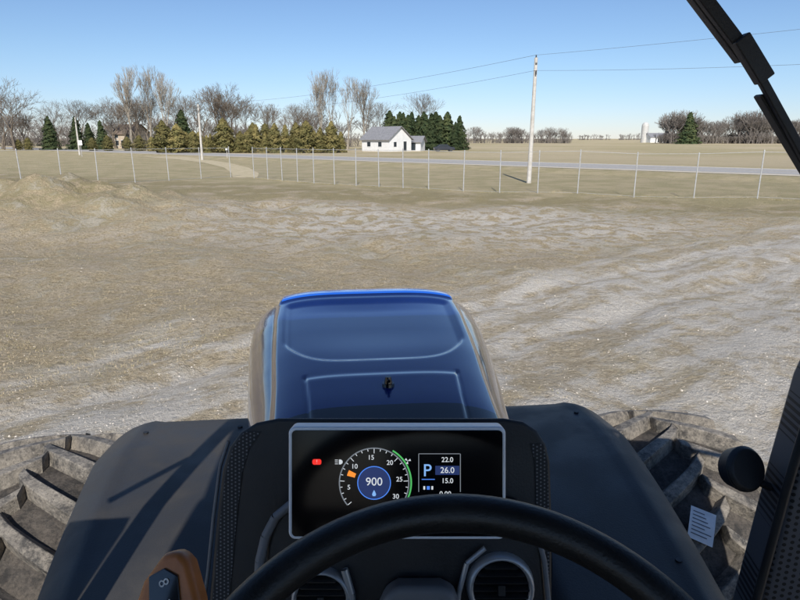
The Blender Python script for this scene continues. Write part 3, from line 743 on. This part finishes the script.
def sector(mb,cx,cy,r0,r1,a0,a1,z,m=0,n=28):
    for k in range(n):
        t0=rad(a0+(a1-a0)*k/n); t1=rad(a0+(a1-a0)*(k+1)/n)
        mb.quad([((cx+r*math.cos(t))*K,(cy+r*math.sin(t))*K,z) for r,t in((r0,t0),(r1,t0),(r1,t1),(r0,t1))],m)
GX,GY=-23,-2
mb=MB(); sector(mb,GX,GY,34,35.2,-40,220,.0024,0,50); sector(mb,GX,GY,36.2,37.8,-38,60,.0024,1,20)
sector(mb,GX,GY,0,15.5,0,360,.0024,2,40); sector(mb,GX,GY,15.8,16.8,0,360,.0027,3,40)
for k in range(25):
    a=220-k*260/24; L_=4.5 if k%4==0 else 2.2; sector(mb,GX,GY,34-L_,34,a-.6,a+.6,.0026,4,1)
sector(mb,GX,GY,20,28,153,165,.0026,5,3)
mb.obj('gauge',[E['gr'],E['g'],E['db'],E['b'],E['w'],E['o']],D)
txt('rpm_value','900',GX,GY+1,8.2,'w')
for s_,a in(('5',190),('10',140),('15',97),('20',52),('25',8),('30',-32)): txt('gauge_number',s_,GX+25.5*math.cos(rad(a)),GY+25.5*math.sin(rad(a)),4.8,'w')
mb=MB(); 
def poly(pts,m,z=.0032): mb.quad([(x*K,y*K,z) for x,y in pts],m)
dx,dy=GX,GY-10.5; poly([(dx,dy+3.6),(dx-1.4,dy+1),(dx-2.0,dy-1),(dx-1.2,dy-2.6),(dx+1.2,dy-2.6),(dx+2.0,dy-1),(dx+1.4,dy+1)],1)
rx,ry=-80,19; poly(rrect(rx,ry,9,5.6,2),0); 
hx,hy=-57,19
poly([(hx-1,hy-2.4),(hx+1,hy-2.4),(hx+2.6,hy-1),(hx+2.6,hy+1),(hx+1,hy+2.4),(hx-1,hy+2.4)],2)
for k in(-1.9,0,1.9): poly([(hx-5,hy+k-.3),(hx-2,hy+k-.3),(hx-2,hy+k+.3),(hx-5,hy+k+.3)],2)
fx,fy=10.5,20
for k in range(3):
    a=k*2.094; poly([(fx,fy),(fx+3.2*math.cos(a),fy+3.2*math.sin(a)),(fx+3.2*math.cos(a+.7),fy+3.2*math.sin(a+.7))],2)
for x0,y0,w_,h_,c_ in((21.5,8,.8,38,3),(63,8,.8,38,3),(42,27,41,.7,3),(31,1.5,13,.8,4),(50,10.5,24,9,5),(31,-7,3,3.4,4),(27,-7,1.8,3.4,2),(35,-7,1.8,3.4,2)):
    poly([(x0-w_/2,y0-h_/2),(x0+w_/2,y0-h_/2),(x0+w_/2,y0+h_/2),(x0-w_/2,y0+h_/2)],c_,.0026)
mb.obj('screen_symbols',[E['r'],E['lb'],E['w'],E['gr'],E['b'],E['db']],D)
txt('exclamation','!',rx,ry,4.4,'w'); txt('gear_letter','P',30,10,12.5,'lb')
txt('value_upper','22.0',50,21,5.0,'w'); txt('value_middle','26.0',50,10.5,6.0,'w'); txt('value_lower','15.0',50,0.0,5.0,'w'); txt('clock','0.00',48,-13,5.0,'w')
M2=.001517
def q2(u,v_,z=-.06): return ((u-400)*M2+.004,(300-v_)*M2+.255,z)
mb=MB(); plate(mb,[q2(u,v_)[:2] for u,v_ in ((268,700),(264,600),(266,545),(274,520),(290,505),(520,505),(534,520),(543,545),(548,600),(550,700))],-.11,-.060); mb.obj('lower_panel',[blackp],D,bevel=.01)
mb=MB(); mb.path([q2(u,v_,-.057) for u,v_ in ((262,690),(258,600),(260,560),(266,535),(276,516),(292,503))],.007,8); mb.path([q2(u,v_,-.057) for u,v_ in ((552,690),(548,600),(544,560),(536,530),(522,508))],.004,8); mb.obj('trim',[greyp],D,smooth=True)
def vent(cu,cv,r):
    cx,cy,_=q2(cu,cv); mb=MB(); r*=M2
    n=32
    prof=[(r*1.22,-.060),(r*1.16,-.046),(r*1.05,-.043),(r*.98,-.050)]
    i=len(mb.v)
    for k in range(n):
        a=2*math.pi*k/n
        for rr,z in prof: mb.v.append((cx+rr*math.cos(a),cy+rr*math.sin(a),z))
    for k in range(n):
        for j in range(3):
            a=i+k*4+j; b_=i+((k+1)%n)*4+j; mb.f.append((a,b_,b_+1,a+1)); mb.m.append(0)
    mb.obj('vent_ring',[silver],D,smooth=True)
    mb=MB()
    for k in range(-3,4):
        y=k*r*.26; L_=math.sqrt(max(0,(r*.97)**2-y*y)); mb.box((cx,cy+y,-.052),(2*L_,.0022,.012),Matrix.Rotation(rad(25),3,'X'))
    mb.box((cx,cy,-.045),(r*.25,r*.35,.006)); mb.obj('vent_slats',[blackp],D)
vent(500,585,28); vent(322,596,25)
mb=MB(); plate(mb,[q2(u,v_)[:2] for u,v_ in ((372,700),(378,600),(386,582),(398,575),(440,575),(452,580),(460,600),(466,700))],-.06,-.02); mb.obj('column_shroud',[greyp],D,bevel=.01)
mb=MB(); mb.path([q2(u,v_,-.05) for u,v_ in ((355,640),(352,590),(345,566))],.006,8); mb.path([q2(u,v_,-.05) for u,v_ in ((455,640),(458,590),(466,560),(484,545))],.004,8); mb.obj('shroud_trim',[silver],D,smooth=True)

# steering wheel
SW=empty('steering_wheel',(.056,.322,2.268),(rad(36),0,0),T); SW.matrix_parent_inverse=TM
bpy.ops.mesh.primitive_torus_add(major_radius=.270,minor_radius=.0192,major_segments=110,minor_segments=20)
o=bpy.context.object; o.name='rim'; o.parent=SW; o.matrix_parent_inverse=Matrix.Identity(4); o.location=(0,0,0)
for p in o.data.polygons: p.use_smooth=True
leather=mat_simple('wheel_rim_rubber',(.008,.008,.008),(.012,.012,.012),9,.38,bumps=.12,bscale=300,rough2=.46); o.data.materials.append(leather)
mb=MB()
for a in(180,0,270): 
    d_=Vector((math.cos(rad(a)),math.sin(rad(a)),0)); mb.box(d_*.155+Vector((0,0,-.02)),(.24,.045,.016),Matrix.Rotation(rad(a),3,'Z'))
mb.tube((0,0,-.06),(0,0,.0),.065,.06,32,0,True); mb.tube((0,.02,-.30),(0,0,-.06),.04,.05,24,0,True)
mb.obj('hub_and_spokes',[leather],SW,bevel=.006)

org=mat_simple('orange_plastic',(.55,.19,.05),(.42,.14,.035),20,.4)
LV=empty('shuttle_lever',(-.243,.545,2.338),(rad(60),rad(0),rad(-8)),T); LV.matrix_parent_inverse=TM
mb=MB(); plate(mb,[(-.042,-.06),(-.030,.0),(-.012,.030),(.006,.034),(.018,.024),(.036,-.012),(.050,-.06)],-.014,.014); mb.obj('handle',[org],LV,bevel=.008)
mb=MB(); plate(mb,[(-.022,.006),(-.006,.016),(.010,.010),(.018,-.018),(.016,-.045),(-.012,-.045)],.0142,.0165); mb.obj('face',[gloss],LV,bevel=.001)
mb=MB(); mb.tube((0,-.05,0),(.03,-.25,-.05),.012,.014,12,0); mb.obj('stalk',[blackp],LV)
wm_=mat_simple('white_print',(.75,.75,.72),None,20,.6)
for s_,x_,y_ in(('8',-.004,.002),('3',.002,-.018)):
    c_=bpy.data.curves.new('mark','FONT'); c_.body=s_; c_.size=.016; c_.align_x='CENTER'; c_.align_y='CENTER'; c_.materials.append(wm_); o=bpy.data.objects.new('mark',c_); COL.objects.link(o); o.parent=LV; o.location=(x_,y_,.0175); o.rotation_euler=(0,0,rad(-60))
